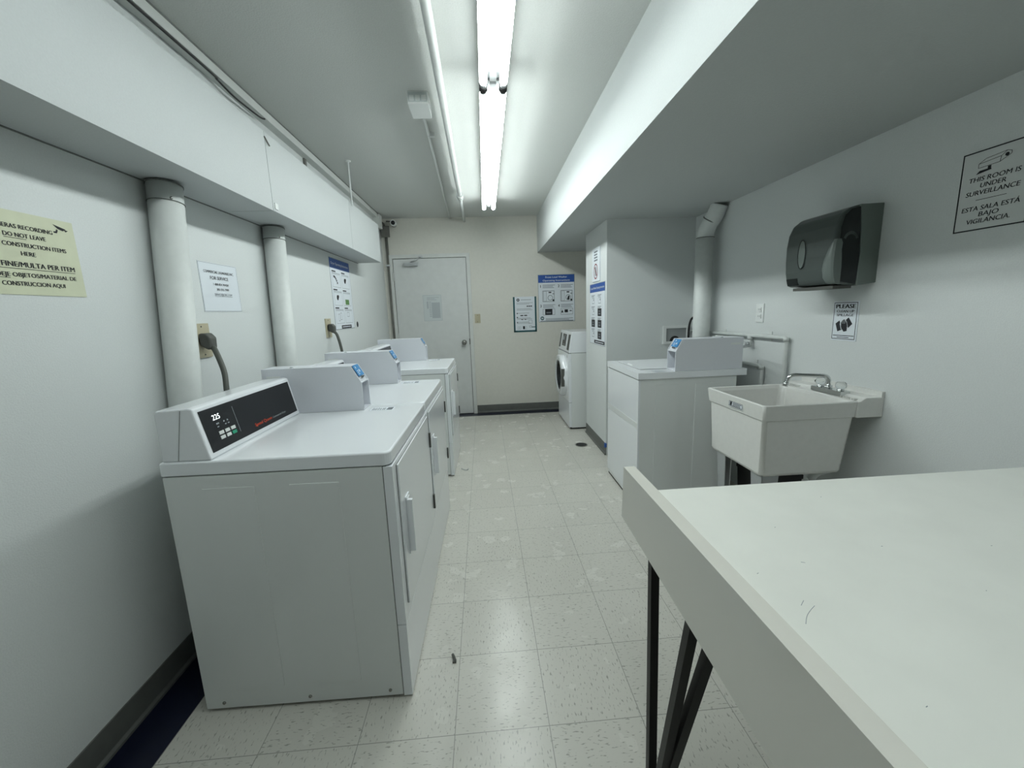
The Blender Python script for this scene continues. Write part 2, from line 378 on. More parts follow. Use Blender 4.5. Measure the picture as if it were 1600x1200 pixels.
def light(label, y0, y1, lamp):
    t = thing('strip_light', label, 'light', (.09, (y0+y1)/2, ZC), 0, 'strip lights along the ceiling')
    h = (y1-y0)/2
    B().box(-.066, .066, -h, h, -.06, 0, .006).build('housing', 'housing', t)
    for x in (-.048, .048):
        B().lathe((x, -h+.035, -.095), (0, 1, 0), [(0, .012), (.004, .018), (.01, .019), (2*h-.08, .019), (2*h-.074, .018), (2*h-.07, .012)], n=24).build('tube', lamp, t)
        tb = [q for q in COL.objects if q.name.startswith('tube') and q.parent == t][-1].data; tb.materials.append(M['tube_top_dim'])
        for pg in tb.polygons:
            if pg.normal.z > .25: pg.material_index = 1
        for s in (-1, 1):
            so = B().cyl((x, s*(h-.034), -.095), (x, s*(h-.006), -.095), .017, n=20).box(x-.013, x+.013, min(s*(h-.006), s*(h-.022)), max(s*(h-.006), s*(h-.022)), -.095, -.05).build('lamp_holder', 'silver', t)
            B().cyl((x, s*(h-.004), -.095), (x, s*(h-.0065), -.095), .020, n=20).build('end_cap', 'black_plastic', so)
    B().box(-.016, .016, -h, -h+.05, -.075, -.055, .003).build('end_bracket', 'silver', t)
    B().box(-.016, .016, h-.05, h, -.075, -.055, .003).build('end_bracket', 'silver', t)
    return t
light('twin tube ceiling light starting overhead near the table', -.25, 2.19, 'tube')
light('twin tube ceiling light farther in, towards the end wall', 2.215, 4.58, 'tube_far')

# ------------------------------------------------------------------ conduit, camera on the end wall
t = thing('wall_conduit', 'dark grey conduit with junction box beside the door', 'conduit', (-1.165, YF-.022, 0))
B().cyl((0, 0, 0), (0, 0, 2.29), .016, n=16).build('pipe', 'conduit', t)
B().box(-.042, .042, -.035, .022, 2.28, 2.39, .005).build('junction_box', 'conduit', t)
B().box(-.048, .052, -.04, -.033, 2.27, 2.40, .003).build('box_cover', 'conduit', t)
B().box(-.03, .03, -.02, .022, 1.93, 1.95, .003).build('pipe_strap', 'silver', t)
B().tube([(-.02, 0, 2.39), (-.02, .0, 2.43), (-.05, .0, 2.455), (-.065, -.1, 2.46), (-.065, -.25, 2.44)], .013, 10).build('bend', 'conduit', t)
t = thing('security_camera', 'small white bullet security camera at the ceiling corner', 'camera', (-1.06, YF, 2.425))
B().lathe((0, 0, 0), (0, -1, 0), [(0, .03), (.012, .03), (.02, .014), (.06, .012)], n=20).build('mount', 'conduit', t)
B().lathe((.01, -.05, 0), (.08, -1, -.1), [(0, .02), (.004, .033), (.13, .034), (.134, .031), (.124, .026), (.123, 0)], n=28).build('body', 'white_plastic', t)
B().lathe((.01, -.05, 0), (.08, -1, -.1), [(.122, .025), (.128, .023), (.131, .012), (.132, 0)], n=20).build('lens', 'black_gloss', t)
B().tube([(-.0, -.02, .01), (-.04, -.03, .03), (-.09, -.03, .035)], .008, 8).build('cable', 'conduit', t)

# ------------------------------------------------------------------ dryers on the left
def sheet_on_slope(top, bot, y0, y1):
    """Drawing area on a sloped console face; top and bot are (x,z)."""
    U = V((top[0]-bot[0], 0, top[1]-bot[1])); return Sheet((top[0], y0, top[1]), (0, 1, 0), U, y1-y0, U.length)

def coin_box(parent, y0, y1, xb, xf, z0, z1, s=1, label=None):
    """Coin meter case. s=1 faces +x, s=-1 faces -x (xf is the front)."""
    x = lambda d_: xf - s*d_                     # distance behind the front
    L_ = abs(xf-xb); w = .005
    prof = [(x(L_), z0), (x(0), z0), (x(0), z0+.127*(z1-z0)/.205), (x(.042), z1), (x(L_), z1)]
    b = B()
    for a, c in ((y0, y0+w), (y1-w, y1)): b.prism(prof, a, c)
    zs = z0+.127*(z1-z0)/.205
    b.prism([(x(L_), z1-.004), (x(.042), z1-.004), (x(.042), z1), (x(L_), z1)], y0+w, y1-w)      # top sheet
    b.prism([(x(L_), z0), (x(L_), z1-.004), (x(L_-.005), z1-.004), (x(L_-.005), z0)], y0+w, y1-w)
    b.prism([(x(.008), zs-.004), (x(0), zs-.002), (x(.0), zs+.002), (x(.006), zs+.004)], y0+w, y1-w)
    b.prism([(x(.075), z0), (x(0), z0), (x(0), z0+.006), (x(.075), z0+.006)], y0+w, y1-w)
    bx = b.build('coin_box', 'steel_white', parent, label)
    B().prism([(x(.070), z0+.006), (x(.066), z0+.006), (x(.066), zs+.03), (x(.070), zs+.03)], y0+w, y1-w).build('coin_vault', 'steel_white', bx)
    B().prism([(x(.006), zs+.001), (x(.012), zs-.001), (x(.050), z1-.006), (x(.046), z1-.003)], y0+w, y1-w).build('slide_plate', 'steel_white', bx)
    top = V((x(.0445), 0, z1-.001)); bot = V((x(.003), 0, zs+.003)); U = top-bot
    R = V((0, s, 0)); ya = y0 if s > 0 else y1
    sh = Sheet((top.x, ya, top.z), R, U, y1-y0, U.length)
    W = y1-y0
    st = B(); sh.slab(st, W*.18, .002, W*.88, U.length*.68, .0022, .003); st = st.build('sticker', 'sticker_blue', bx, 'blue instruction sticker')
    mk = B(); sh.disc(mk, W*.4, .014, .006, .0034); sh.disc(mk, W*.62, .033, .007, .0034); sh.lines(mk, W*.3, W*.5, [.03, .038, .046], .003, .0034); mk.build('mark', 'paper', st)
    sl = B(); sh.slab(sl, W*.35, U.length*.74, W*.75, U.length*.80, .0022, .003); sl.build('coin_slot', 'black_plastic', bx)
    B().box(min(x(L_-.02), x(L_-.08)), max(x(L_-.02), x(L_-.08)), y0-.0008, y0, z1-.045, z1-.033).build('maker_plate', 'enamel_shaded', bx)
    B().lathe((x(L_*.72), (y0+y1)/2-.03, z1), (0, 0, 1), [(0, .008), (.003, .007), (.005, .002)], n=12).build('lock', 'chrome', bx)
    return bx

def make_dryer():
    W, Dp, ZT = .715, .70, .905
    t = thing('clothes_dryer', 'x', 'dryer', (-.316, 1.251, 0), -.012, 'coin dryers along the left wall')
    c = B().box(-Dp, -.032, 0, W, .014, .857).build('cabinet', 'enamel_shaded', t)
    for x0, x1 in ((-.588, -.43), (-.322, -.17)):               # embossed panels in both sides
        e = B()
        e.box(x0, x1, -.0024, .001, .085, .815, .0022, 2)
        e.build('embossed_panel', 'enamel_shaded', c)
    for x in (-.64, -.35, -.075): B().lathe((x, 0, .035), (0, -1, 0), [(0, .006), (.003, .005), (.0035, 0)], n=10).build('screw', 'knob_steel', c)
    for x in (-.66, -.06):
        for y in (.05, W-.05): B().cyl((x, y, 0), (x, y, .016), .018, n=14).build('foot', 'rubber', t)
    B().box(-.0325, -.028, .004, W-.004, .02, .85).build('joint_strip', 'seam', t)
    B().box(-.029, 0, .001, W-.001, .289, .856, .009, 3).build('front_panel', 'enamel', t)
    B().box(-.029, 0, .001, W-.001, .008, .286, .009, 3).build('lower_panel', 'enamel', t)
    def rounded(x0, x1, y0, y1, rb, rf):
        out = []
        for cx, cy, a, r_ in ((x1-rf, y1-rf, 0, rf), (x0+rb, y1-rb, 90, rb), (x0+rb, y0+rb, 180, rb), (x1-rf, y0+rf, 270, rf)):
            for k in range(6): out.append((cx+r_*math.cos(math.radians(a+18*k)), cy+r_*math.sin(math.radians(a+18*k))))
        return out
    b = B(); bm = b.bm; rg = []
    for ins, z in ((.002, .8605), (0, .8625), (0, ZT-.006), (.0018, ZT-.0018), (.006, ZT)):
        rg.append([bm.verts.new((x, y, z)) for x, y in rounded(-Dp-.008+ins, -.004-ins, ins, W-ins, .01, .024)])
    for kk, (a_, c_) in enumerate(zip(rg, rg[1:])):
        for i in range(24):
            f = bm.faces.new((a_[i], a_[(i+1) % 24], c_[(i+1) % 24], c_[i])); f.smooth = kk > 1
    bm.faces.new(rg[0][::-1]); bm.faces.new(rg[-1]); b.build('top', 'enamel', t)
    B().box(-Dp, -.02, .006, W-.006, .854, .862).build('top_gap', 'seam', t)
    dr = B().box(.0, .007, .050, .682, .335, .842, .004, 3).build('door', 'enamel', t)
    B().box(-.001, .002, .0490, .6830, .3340, .8430).build('door_gap', 'seam', dr)
    h = B(); h.box(.006, .011, .108, .158, .485, .70, .002).prism([(.112, .495), (.150, .495), (.150, .69), (.112, .69)], .009, .013, 'x')
    h.box(.009, .030, .108, .122, .495, .69, .005, 3)
    h.build('handle', 'enamel', dr)
    for z in (.365, .685):
        B().box(.0, .015, .688, .699, z, z+.072, .001).build('hinge', 'plug', t)
    # console
    prof = [(-.695, ZT), (-.695, 1.058), (-.688, 1.068), (-.595, 1.072), (-.582, 1.069), (-.549, ZT+.006), (-.549, ZT)]
    cn = B().prism(prof, .004, .603, r=.005).build('console', 'enamel', t)
    B().prism([(-.6455, ZT+.004), (-.6155, 1.066), (-.6150, 1.066), (-.6450, ZT+.004)], .0025, .006).build('side_seam', 'seam', cn)
    sl = sheet_on_slope((-.5815, 1.069), (-.549, ZT+.006), .004, .603)
    k = sl.h
    P = B(); sl.slab(P, .018, k*.085, .582, k*.925, 0, .0012); P.build('control_panel', 'black_gloss', cn, 'glossy black control panel')
    g = B(); sl.rect(g, .174, k*.20, .1755, k*.77, .0016); sl.text(g, 'Commercial Dryer', .384, k*.82, .008, 'LEFT', 0, .105, .0018)
    for u in (.075, .082, .11, .128): sl.rect(g, u, k*.41, u+.006, k*.44, .0016)
    for u in (.075, .113, .128): sl.rect(g, u, k*.48, u+.008, k*.50, .0016)
    g.build('panel_lettering', 'ink_light', cn)
    g = B(); sl.text(g, 'Speed Queen', .262, k*.82, .0125, 'LEFT', .015, .115, .0018); g.build('lettering', 'red_text', cn, 'red lettering')
    g = B(); sl.text(g, '225', .066, k*.34, .018, 'LEFT', -.004, .036, .0018); g.build('display', 'led', cn, 'lit white digits')
    for r_ in range(2):
        for c_ in range(3):
            g = B(); u, v = .072+.0305*c_, k*(.585+.098*r_); sl.slab(g, u, v, u+.0225, v+k*.068, .0012, .0028, .0005)
            bt = g.build('button', 'green_btn' if (r_, c_) == (1, 2) else 'btn', cn, 'green start button' if (r_, c_) == (1, 2) else None)
    # coin box on the right of the console
    coin_box(t, .606, .714, -.695, -.262, ZT+.001, 1.11)
    # label on the top
    st = B().box(-.235, -.13, .588, .648, ZT, ZT+.0006).build('warning_label', 'paper', t, 'printed warning label')
    g = B(); sh = Sheet((-.235, .588, ZT+.0006), (0, 1, 0), (-1, 0, 0), .06, .105)
    sh.rect(g, .006, .075, .054, .1, .0004); sh.lines(g, .008, .05, [.008, .016, .024, .034, .044, .055, .062], .004, .0004, .3); g.build('label_lettering', 'ink_grey', st)
    return t
dryer = make_dryer()
tag(dryer, 'white coin dryer standing nearest, its whole side panel facing us')
d2 = copy_tree(dryer); d2.location = (-.312, 1.9705, 0)
tag(d2, 'white coin dryer in the middle, butted against the nearest dryer')
d3 = copy_tree(dryer); d3.location = (-.311, 3.23, 0)
tag(d3, 'white coin dryer set apart by a gap, closest to the door')

# dryer receptacles with plugs and cords
def receptacle(label, cordlabel, y0, y1, z0, z1, cord, blackface=False):
    t = thing('wall_outlet', label, 'outlet', (XL, (y0+y1)/2, (z0+z1)/2), 0, 'beige dryer outlets on the left wall')
    w, h = (y1-y0)/2, (z1-z0)/2
    B().box(0, .006, -w, w, -h, h, .003).build('plate', 'beige', t)
    B().cyl((.005, 0, .0), (.012, 0, .0), min(w*.8, .026), n=24).build('socket', 'black_plastic', t)
    for s in (-1, 1): B().lathe((.006, 0, s*h*.82), (1, 0, 0), [(0, .004), (.002, .003)], n=8).build('screw', 'knob_steel', t)
    p = thing('power_cord', cordlabel, 'cord', (XL+.012, (y0+y1)/2-.012, (z0+z1)/2+.006), 0, 'dryer power cords')
    B().prism([(0, -.026), (.030, -.046), (.044, -.040), (.046, .006), (.03, .026), (0, .026)], -.024, .024, r=.007).build('plug', 'plug', p)
    B().tube([(.034, 0, -.036)] + [(c[0]-p.location.x, c[1]-p.location.y, c[2]-p.location.z) for c in cord], .011, 10).build('cord', 'cord', p)
receptacle('beige outlet plate beside the nearer vent pipe', 'thick grey cord plugged in behind the nearest dryer', 1.815, 1.914, 1.175, 1.322,
           [(-1.160, 1.83, 1.205), (-1.12, 1.80, 1.119), (-1.10, 1.766, 1.046), (-1.095, 1.75, .95), (-1.10, 1.74, .8)])
receptacle('beige outlet plate left of the wall poster', 'thick grey cord plugged in below the wall poster', 3.265, 3.375, 1.175, 1.322,
           [(-1.165, 3.31, 1.19), (-1.14, 3.30, 1.08), (-1.13, 3.29, .95), (-1.13, 3.29, .8)])

# ------------------------------------------------------------------ top-load washer on the right
t = thing('top_load_washer', 'white top loading coin washer against the wall block', 'washer', (0.945, 2.475, 0))
def bx(b, x0, x1, y0, y1, z0, z1, r=0, seg=2, o=(.945, 2.475, 0)): return b.box(x0-o[0], x1-o[0], y0-o[1], y1-o[1], z0-o[2], z1-o[2], r, seg)
c = bx(B(), .951, 1.585, 2.481, 3.125, .014, .874, .003).build('cabinet', 'enamel_shaded', t)
for x0, x1 in ((1.054, 1.208), (1.316, 1.47)):
    bx(B(), x0, x1, 2.4775, 2.4825, .12, .835, .003).build('embossed_panel', 'enamel_shaded', c)
bx(B(), .945, .957, 2.479, 3.127, .04, .870, .004).build('front_panel', 'enamel', t)
bx(B(), .952, .956, 2.486, 3.12, .0, .045).build('toe_gap', 'rubber', t)
bx(B(), .962, 1.57, 2.492, 3.11, 0, .02).build('base', 'rubber', t)
bx(B(), .94, 1.645, 2.472, 3.13, .8765, .917, .007, 3).build('top', 'enamel', t)
bx(B(), .95, 1.58, 2.484, 3.12, .872, .878).build('top_gap', 'seam', t)
ld = bx(B(), 1.005, 1.43, 2.61, 3.06, .9165, .9225, .003).build('lid', 'enamel', t)
bx(B(), 1.001, 1.434, 2.606, 3.064, .9155, .9178).build('lid_gap', 'seam', ld)
bx(B(), 1.012, 1.022, 2.79, 2.88, .9225, .926, .002).build('lid_grip', 'enamel_shaded', ld)
g = bx(B(), 1.055, 1.12, 2.492, 2.56, .917, .9176).build('warning_label', 'ink_light', t, 'grey printed label')
b = B(); pr_ = [(1.63, .917), (1.63, 1.062), (1.54, 1.066), (1.50, .922), (1.50, .917)]
b.prism([(x-.945, z) for x, z in pr_], 2.60-2.475, 3.115-2.475, r=.004); b.build('console', 'enamel', t)
coin_box(t, 2.484-2.475, 2.604-2.475, 1.618-.945, 1.181-.945, .918, 1.117, -1)
bx(B(), .9438, .945, 2.49, 3.12, .548, .590).build('reflection_band', 'enamel_shaded', t)  # darker band painted in for a reflection on the glossy front

# ------------------------------------------------------------------ front-load washer beyond the wall block
fx, fy0, fy1 = .885, 4.375, 5.03
t = thing('front_load_washer', 'white front loading washer with round door in the far corner', 'washer', (fx, (fy0+fy1)/2, 0))
ym = (fy0+fy1)/2; W = (fy1-fy0)/2
c = B().box(.03, .70, -W, W, .02, .855, .004).build('cabinet', 'enamel_shaded', t)
B().box(0, .029, -W, W, .31, .852, .008, 3).build('front_panel', 'enamel', t)
B().box(0, .029, -W, W, .025, .305, .008, 3).build('lower_panel', 'enamel', t)
B().box(.027, .033, -W+.004, W-.004, .03, .85).build('joint_strip', 'seam', t)
B().box(.02, .68, -W+.02, W-.02, 0, .025).build('base', 'rubber', t)
cn = B().prism([(.006, .859), (.70, .859), (.70, 1.085), (.050, 1.085), (.042, 1.08)], -W, W, r=.005).build('console', 'enamel', t)
B().box(.02, .69, -W+.006, W-.006, .852, .862).build('console_gap', 'seam', t)
tp, bt_ = V((.042, 0, 1.078)), V((.006, 0, .865)); U = tp-bt_
sh = Sheet((tp.x, W, tp.z), (0, -1, 0), U, 2*W, U.length)
g = B(); sh.slab(g, .20, .03, .40, .165, 0, .003); g = g.build('control_panel', 'black_gloss', cn, 'black control display')
q = B(); sh.outline(q, .215, .045, .385, .15, .004, .0036); sh.rect(q, .23, .06, .30, .10, .0036); q.build('panel_lettering', 'ink_light', g)
for u0, u1 in ((.055, .10), (.52, .60)):
    g = B(); sh.slab(g, u0, .025, u1, .195, 0, .006, .002); g.build('grip_strip', 'plug', cn)
# round door inside an eight-sided frame
dz, R0 = .575, .245
oct_ = [(R0*math.cos(a)*(1. if abs(math.cos(a)) < .9 else 1), R0*math.sin(a)) for a in [math.pi/8 + i*math.pi/4 for i in range(8)]]
dr = B()
ringA = [(y, z) for y, z in oct_]
def ring_pts(r, n=48): return [(r*math.cos(2*math.pi*i/n), r*math.sin(2*math.pi*i/n)) for i in range(n)]
def super_pts(r, n=48):
    out = []
    for i in range(n):
        a = 2*math.pi*i/n; k_ = r*math.cos(math.pi/8)/max(math.cos(((a+math.pi/8) % (math.pi/4)) - math.pi/8), .1); out.append((k_*.55*math.cos(a)+r*.45*math.cos(a), k_*.55*math.sin(a)+r*.45*math.sin(a)))
    return out
layers = [(0.0, super_pts(.25)), (-.045, super_pts(.246)), (-.058, super_pts(.228)), (-.058, ring_pts(.185)), (-.052, ring_pts(.176)), (-.046, ring_pts(.174))]
rings = [[dr.bm.verts.new((x, y, dz+z)) for y, z in pts] for x, pts in layers]
for a, b_ in zip(rings, rings[1:]):
    for i in range(48):
        f = dr.bm.faces.new((a[i], a[(i+1) % 48], b_[(i+1) % 48], b_[i])); f.smooth = True
dr = dr.build('door', 'enamel', t)
B().lathe((-.012, 0, dz), (-1, 0, 0), [(.036, .1745), (.010, .165), (-.008, .150), (-.012, .12), (.004, .07), (.010, .03), (.011, 0)], n=48, cap=False).build('door_glass', 'glass_dark', dr)
b = B(); rg = [(.0, .168), (-.004, .172)]
B().lathe((-.050, 0, dz), (-1, 0, 0), [(.002, .173), (.0085, .176), (.0105, .180), (.0085, .186), (.006, .187)], n=48, cap=False).build('door_ring', 'silver', dr)
B().box(-.064, -.03, -.236, -.212, dz-.10, dz+.10, .004).build('handle', 'plug', dr, 'dark grey handle strip')
B().box(-.002, .0, -.25, -.235, .80, .83).build('badge', 'ink_grey', t)

# ------------------------------------------------------------------ laundry sink
SXF, SY0, SY1, SZT = 1.236, 1.719, 2.20, .865
t = thing('utility_sink', 'deep white plastic utility sink mounted on the right wall', 'sink', (SXF, SY0, 0))
ox, oy = SXF, SY0
def basin():
    b = B(); bm = b.bm
    X0, X1, Y0, Y1 = 0, 1.70-ox, 0, SY1-oy
    def ring(x0, x1, y0, y1, z, r):
        pts = []
        for cx, cy, a in ((x1-r, y1-r, 0), (x0+r, y1-r, 90), (x0+r, y0+r, 180), (x1-r, y0+r, 270)):
            for k in range(4):
                t_ = math.radians(a + k*30); pts.append((cx+r*math.cos(t_), cy+r*math.sin(t_), z))
        return [bm.verts.new(p) for p in pts]
    rs = [ring(.045, X1-.055, .045, Y1-.045, .56, .03),      # inner floor
          ring(.022, X1-.03, .022, Y1-.022, SZT-.02, .03),
          ring(.014, X1-.026, .014, Y1-.014, SZT-.002, .02),
          ring(.004, X1-.014, .004, Y1-.004, SZT, .012),
          ring(0, X1-.012, 0, Y1, SZT-.004, .012),
          ring(.008, X1-.012, .006, Y1-.006, SZT-.073, .012),
          ring(.014, X1-.016, .011, Y1-.011, SZT-.078, .016),
          ring(.020, X1-.045, .016, Y1-.03, .53, .02),
          ring(.026, X1-.05, .022, Y1-.036, .518, .02)]
    for a, c in zip(rs, rs[1:]):
        for i in range(16): bm.faces.new((a[i], a[(i+1) % 16], c[(i+1) % 16], c[i])).smooth = i % 4 != 3
    bm.faces.new(rs[0]); bm.faces.new(rs[-1][::-1])
    return b
basin().build('basin', 'sink', t)
b = B().prism([(1.684-ox, .787), (XR-.001-ox, .787), (XR-.001-ox, .880), (1.725-ox, .880), (1.712-ox, .874), (1.698-ox, .864), (1.684-ox, .862)], 0, SY1-oy, r=.003)
lg = b.build('back_ledge', 'sink', t)
for k in range(12):
    y = SY0+.03+k*.014 if k < 6 else SY1-.03-(k-6)*.014
    B().box(1.688-ox, 1.712-ox, y-.003-oy, y+.003-oy, .866, .872, .0015).build('soap_ridge', 'sink', lg)
B().box(1.795-ox, XR-.001-ox, 0, SY1-oy, .878, .905, .004).build('backsplash', 'sink', t)
B().cyl((1.793-ox, 2.10-oy, .893), (1.796-ox, 2.10-oy, .893), .006, n=14).build('bolt', 'black_plastic', t)
sh = Sheet((ox-.0005-ox+.006, 1.99-oy, .838), (0, -1, 0), (0.11, 0, 1), .08, .034)
g = B(); sh.slab(g, 0, 0, .115, .030, 0, .0018); g = g.build('maker_label', 'paper', t, 'small rectangular maker label')
q = B(); sh.outline(q, .002, .002, .113, .028, .003, .0022); sh.rect(q, .01, .006, .028, .024, .0022); sh.lines(q, .035, .105, [.008, .014, .020], .003, .0022, .2); q.build('label_lettering', 'ink', g)
# L-shaped legs
for sx, x in ((1, 1.266),):
    for sy, y in ((1, 1.742), (-1, 2.125)):
        lx, ly = x-ox, y-oy; b = B()
        b.hexa([(lx+sx*.03, ly+sy*.02, 0), (lx+sx*.03, ly+sy*.058, 0), (lx+sx*.034, ly+sy*.058, 0), (lx+sx*.034, ly+sy*.02, 0),
                (lx, ly, .545), (lx, ly+sy*.085, .545), (lx+sx*.004, ly+sy*.085, .545), (lx+sx*.004, ly, .545)])
        b.hexa([(lx+sx*.03, ly+sy*.02, 0), (lx+sx*.068, ly+sy*.02, 0), (lx+sx*.068, ly+sy*.024, 0), (lx+sx*.03, ly+sy*.024, 0),
                (lx, ly, .545), (lx+sx*.085, ly, .545), (lx+sx*.085, ly+sy*.004, .545), (lx, ly+sy*.004, .545)])
        b.build('leg', 'leg_steel', t)
B().elbow_path([(1.62-ox, 1.96-oy, .53), (1.645-ox, 1.96-oy, .40), (1.68-ox, 1.96-oy, .36), (1.72-ox, 1.96-oy, .42), (XR-ox, 1.96-oy, .44)], .03, .021).build('drain_pipe', 'white_plastic', t)
# black box filling the dark form below the sink, kind unknown
t = thing('black_box', 'black box standing under the utility sink', 'bin', (1.46, 1.962, 0))
B().hexa([(-.085, -.085, 0), (.085, -.085, 0), (.085, .085, 0), (-.085, .085, 0), (-.104, -.104, .44), (.104, -.104, .44), (.104, .104, .44), (-.104, .104, .44)], .01).build('body', 'black', t)
B().box(-.108, .108, -.108, .108, .44, .462, .006).build('rim', 'black', t)
t = [o_ for o_ in COL.objects if o_.name == 'utility_sink'][0]
# faucet
fa = B().box(1.690-ox, 1.738-ox, 1.822-oy, 2.005-oy, .868, .890, .006, 3).build('faucet', 'chrome', t, 'chrome two-handle faucet')
B().elbow_path([(1.706-ox, 1.915-oy, .885), (1.706-ox, 1.915-oy, .953), (1.545-ox, 1.975-oy, .957), (1.530-ox, 1.981-oy, .905)], .028, .0095).cyl((1.706-ox, 1.915-oy, .886), (1.706-ox, 1.915-oy, .906), .017, n=20).cyl((1.5335-ox, 1.9795-oy, .918), (1.529-ox, 1.9812-oy, .898), .0125, n=18).build('spout', 'chrome', fa)
for y in (1.851, 1.972):
    B().cyl((1.714-ox, y-oy, .888), (1.714-ox, y-oy, .900), .015, n=18).build('handle_stem', 'chrome', fa)
    B().lathe((1.714-ox, y-oy, .900), (0, 0, 1), [(0, .016), (.004, .021), (.014, .023), (.026, .022), (.032, .016), (.033, 0)], n=8).build('handle', 'acrylic', fa, 'clear acrylic handle')

# ------------------------------------------------------------------ pipes on the right
t = thing('vent_pipe', 'white round vent pipe with elbow beside the wall block', 'pipe', (1.708, 3.17, .45))
B().cyl((0, 0, 0), (0, 0, 1.83-.45), .063, n=36).build('pipe', 'pipe_paint', t)
B().tube([(0, 0, 1.80-.45), (0, 0, 1.86-.45), (.012, -.022, 1.92-.45), (.035, -.06, 1.98-.45), (.05, -.09, SZ-.45)], lambda k: .060, 28, sub=5).build('elbow', 'pipe_paint', t)
B().cyl((0, 0, 1.825-.45), (0, 0, 1.83-.45), .0645, n=36).build('joint_ring', 'seam', t)
B().lathe((.018, -.035, 1.945-.45), (.42, -.68, 1.2), [(0, .0605), (.004, .062), (.008, .0605)], n=28).build('elbow_ring', 'seam', t)

def supply(label, pts, r, straps):
    t = thing('water_pipe', label, 'pipe', pts[0], 0, 'painted water pipes on the right wall')
    q = [V(p)-V(pts[0]) for p in pts]
    B().elbow_path(q, .028, r).build('pipe', 'pipe_paint', t)
    for p in pts[1:-1]:
        p = V(p)-V(pts[0]); B().lathe(p + V((-.004, 0, -.004)), (0, 0, 1), [(-.016, r+.002), (.006, r+.004)], n=16).build('fitting', 'pipe_paint', t)
    for y, z in straps:
        B().box(XR-.005-pts[0][0], XR-.0013-pts[0][0], y-.012-pts[0][1], y+.012-pts[0][1], z-.03-pts[0][2], z+.03-pts[0][2]).build('strap', 'pipe_paint', t)
    return t
xw = XR-.022
t = supply('white water pipe running high behind the washer then down to the sink', [(xw, 3.49, 1.105), (xw, 2.335, 1.113), (xw, 2.335, .45)], .0125, [(3.0, 1.108), (2.5, 1.113)])
o = t.location
B().cyl((0, 2.675-o.y, 1.10-o.z), (0, 2.675-o.y, 1.035-o.z), .0125, n=14).lathe((0, 2.675-o.y, 1.11-o.z), (0, 0, -1), [(0, .016), (.028, .017)], n=14).build('tee', 'pipe_paint', t)
va = B().tube([(0, 2.675-o.y, 1.045-o.z), (-.05, 2.675-o.y, 1.035-o.z), (-.085, 2.675-o.y, 1.025-o.z), (-.098, 2.675-o.y, .99-o.z)], .011, 12).cyl((-.03, 2.675-o.y, 1.04-o.z), (-.03, 2.675-o.y, 1.065-o.z), .007, n=10).build('hose_valve', 'silver', t, 'metal hose valve')
B().box(-.036, -.024, 2.645-o.y, 2.705-o.y, 1.063-o.z, 1.071-o.z, .003).build('valve_handle', 'silver', va)
supply('white water pipe running lower behind the washer', [(xw, 3.50, .912), (xw, 2.535, .918), (xw, 2.535, .40)], .0125, [(2.62, .918)])
supply('white pipe dropping beside the round vent pipe behind the washer', [(xw-.028, 2.9, 1.083), (xw-.028, 3.06, 1.083), (xw-.028, 3.06, .0)], .011, [])

# washer outlet box in the wall block, black drain hose and cord
t = thing('washer_outlet_box', 'white framed recessed hose box on the wall block', 'outlet box', (1.667, PY0, 1.075))
b = B(); sh = Sheet((1.548, PY0, 1.155), (1, 0, 0), (0, 0, 1), .238, .16)
w, h = .119, .079
for a in ((-w, w, h-.022, h), (-w, w, -h, -h+.022), (-w, -w+.028, -h+.022, h-.022), (w-.028, w, -h+.022, h-.022)): b.box(a[0], a[1], -.014, 0, a[2], a[3], .005)
b.build('frame', 'white_plastic', t)
B().box(-w+.026, w-.026, -.003, 0, -h+.02, h-.02).build('back_plate', 'outlet_dark', t)
B().lathe((-.01, -.0025, -.055), (0, -1, 0), [(0, .045), (.004, .045), (.006, .04)], n=28).build('hose_port', 'rubber', t)
tag(B().tube([(1.80, 3.44, 1.215), (1.785, 3.44, 1.222), (1.765, 3.45, 1.20), (1.755, 3.46, 1.12), (1.755, 3.46, .9), (1.75, 3.44, .6)], .009, 10).box(1.795, 1.81, 3.42, 3.46, 1.195, 1.235, .004).build('power_cord', 'rubber'),
    'black cord and plug hanging beside the hose box on the right wall', 'cord')
t = thing('wall_outlet', 'white duplex outlet on the right wall above the water pipes', 'outlet', (XR, 2.62, 1.259))
B().box(-.006, 0, -.038, .038, -.06, .06, .003).build('plate', 'white_plastic', t)
for z in (-.022, .022):
    r_ = B().box(-.009, -.005, -.017, .017, z-.014, z+.014, .004).build('receptacle', 'white_plastic', t)
    B().box(-.0096, -.009, -.009, -.0065, z-.003, z+.007).build('slot', 'ink', r_)
    B().box(-.0096, -.009, .0065, .009, z-.003, z+.007).build('slot', 'ink', r_)

# ------------------------------------------------------------------ towel dispenser
t = thing('paper_towel_dispenser', 'smoky grey paper towel dispenser on the right wall', 'dispenser', (XR, 1.83, 1.40))
def disp_prof(x0, sc=0):
    return [(0, 0), (0, .349), (-.115, .345), (-.165, .325), (-.198, .285), (-.214, .225), (-.218, .15), (-.212, .07), (-.200, .0), (-.18, -.012), (-.11, -.015)]
B().prism([(0, 0), (0, .349), (-.112, .345), (-.098, .25), (-.09, .13), (-.095, -.012)], 0, .315, r=.003).build('wall_housing', 'grey_side', t)
front = [(-.112, .345), (-.150, .334), (-.188, .305), (-.208, .26), (-.216, .20), (-.216, .13), (-.212, .07), (-.200, .012), (-.188, .0), (-.095, -.012), (-.09, .13), (-.098, .25)]
cv = B().prism(front, .004, .311, r=.012, seg=3).build('cover', 'grey_cover', t)
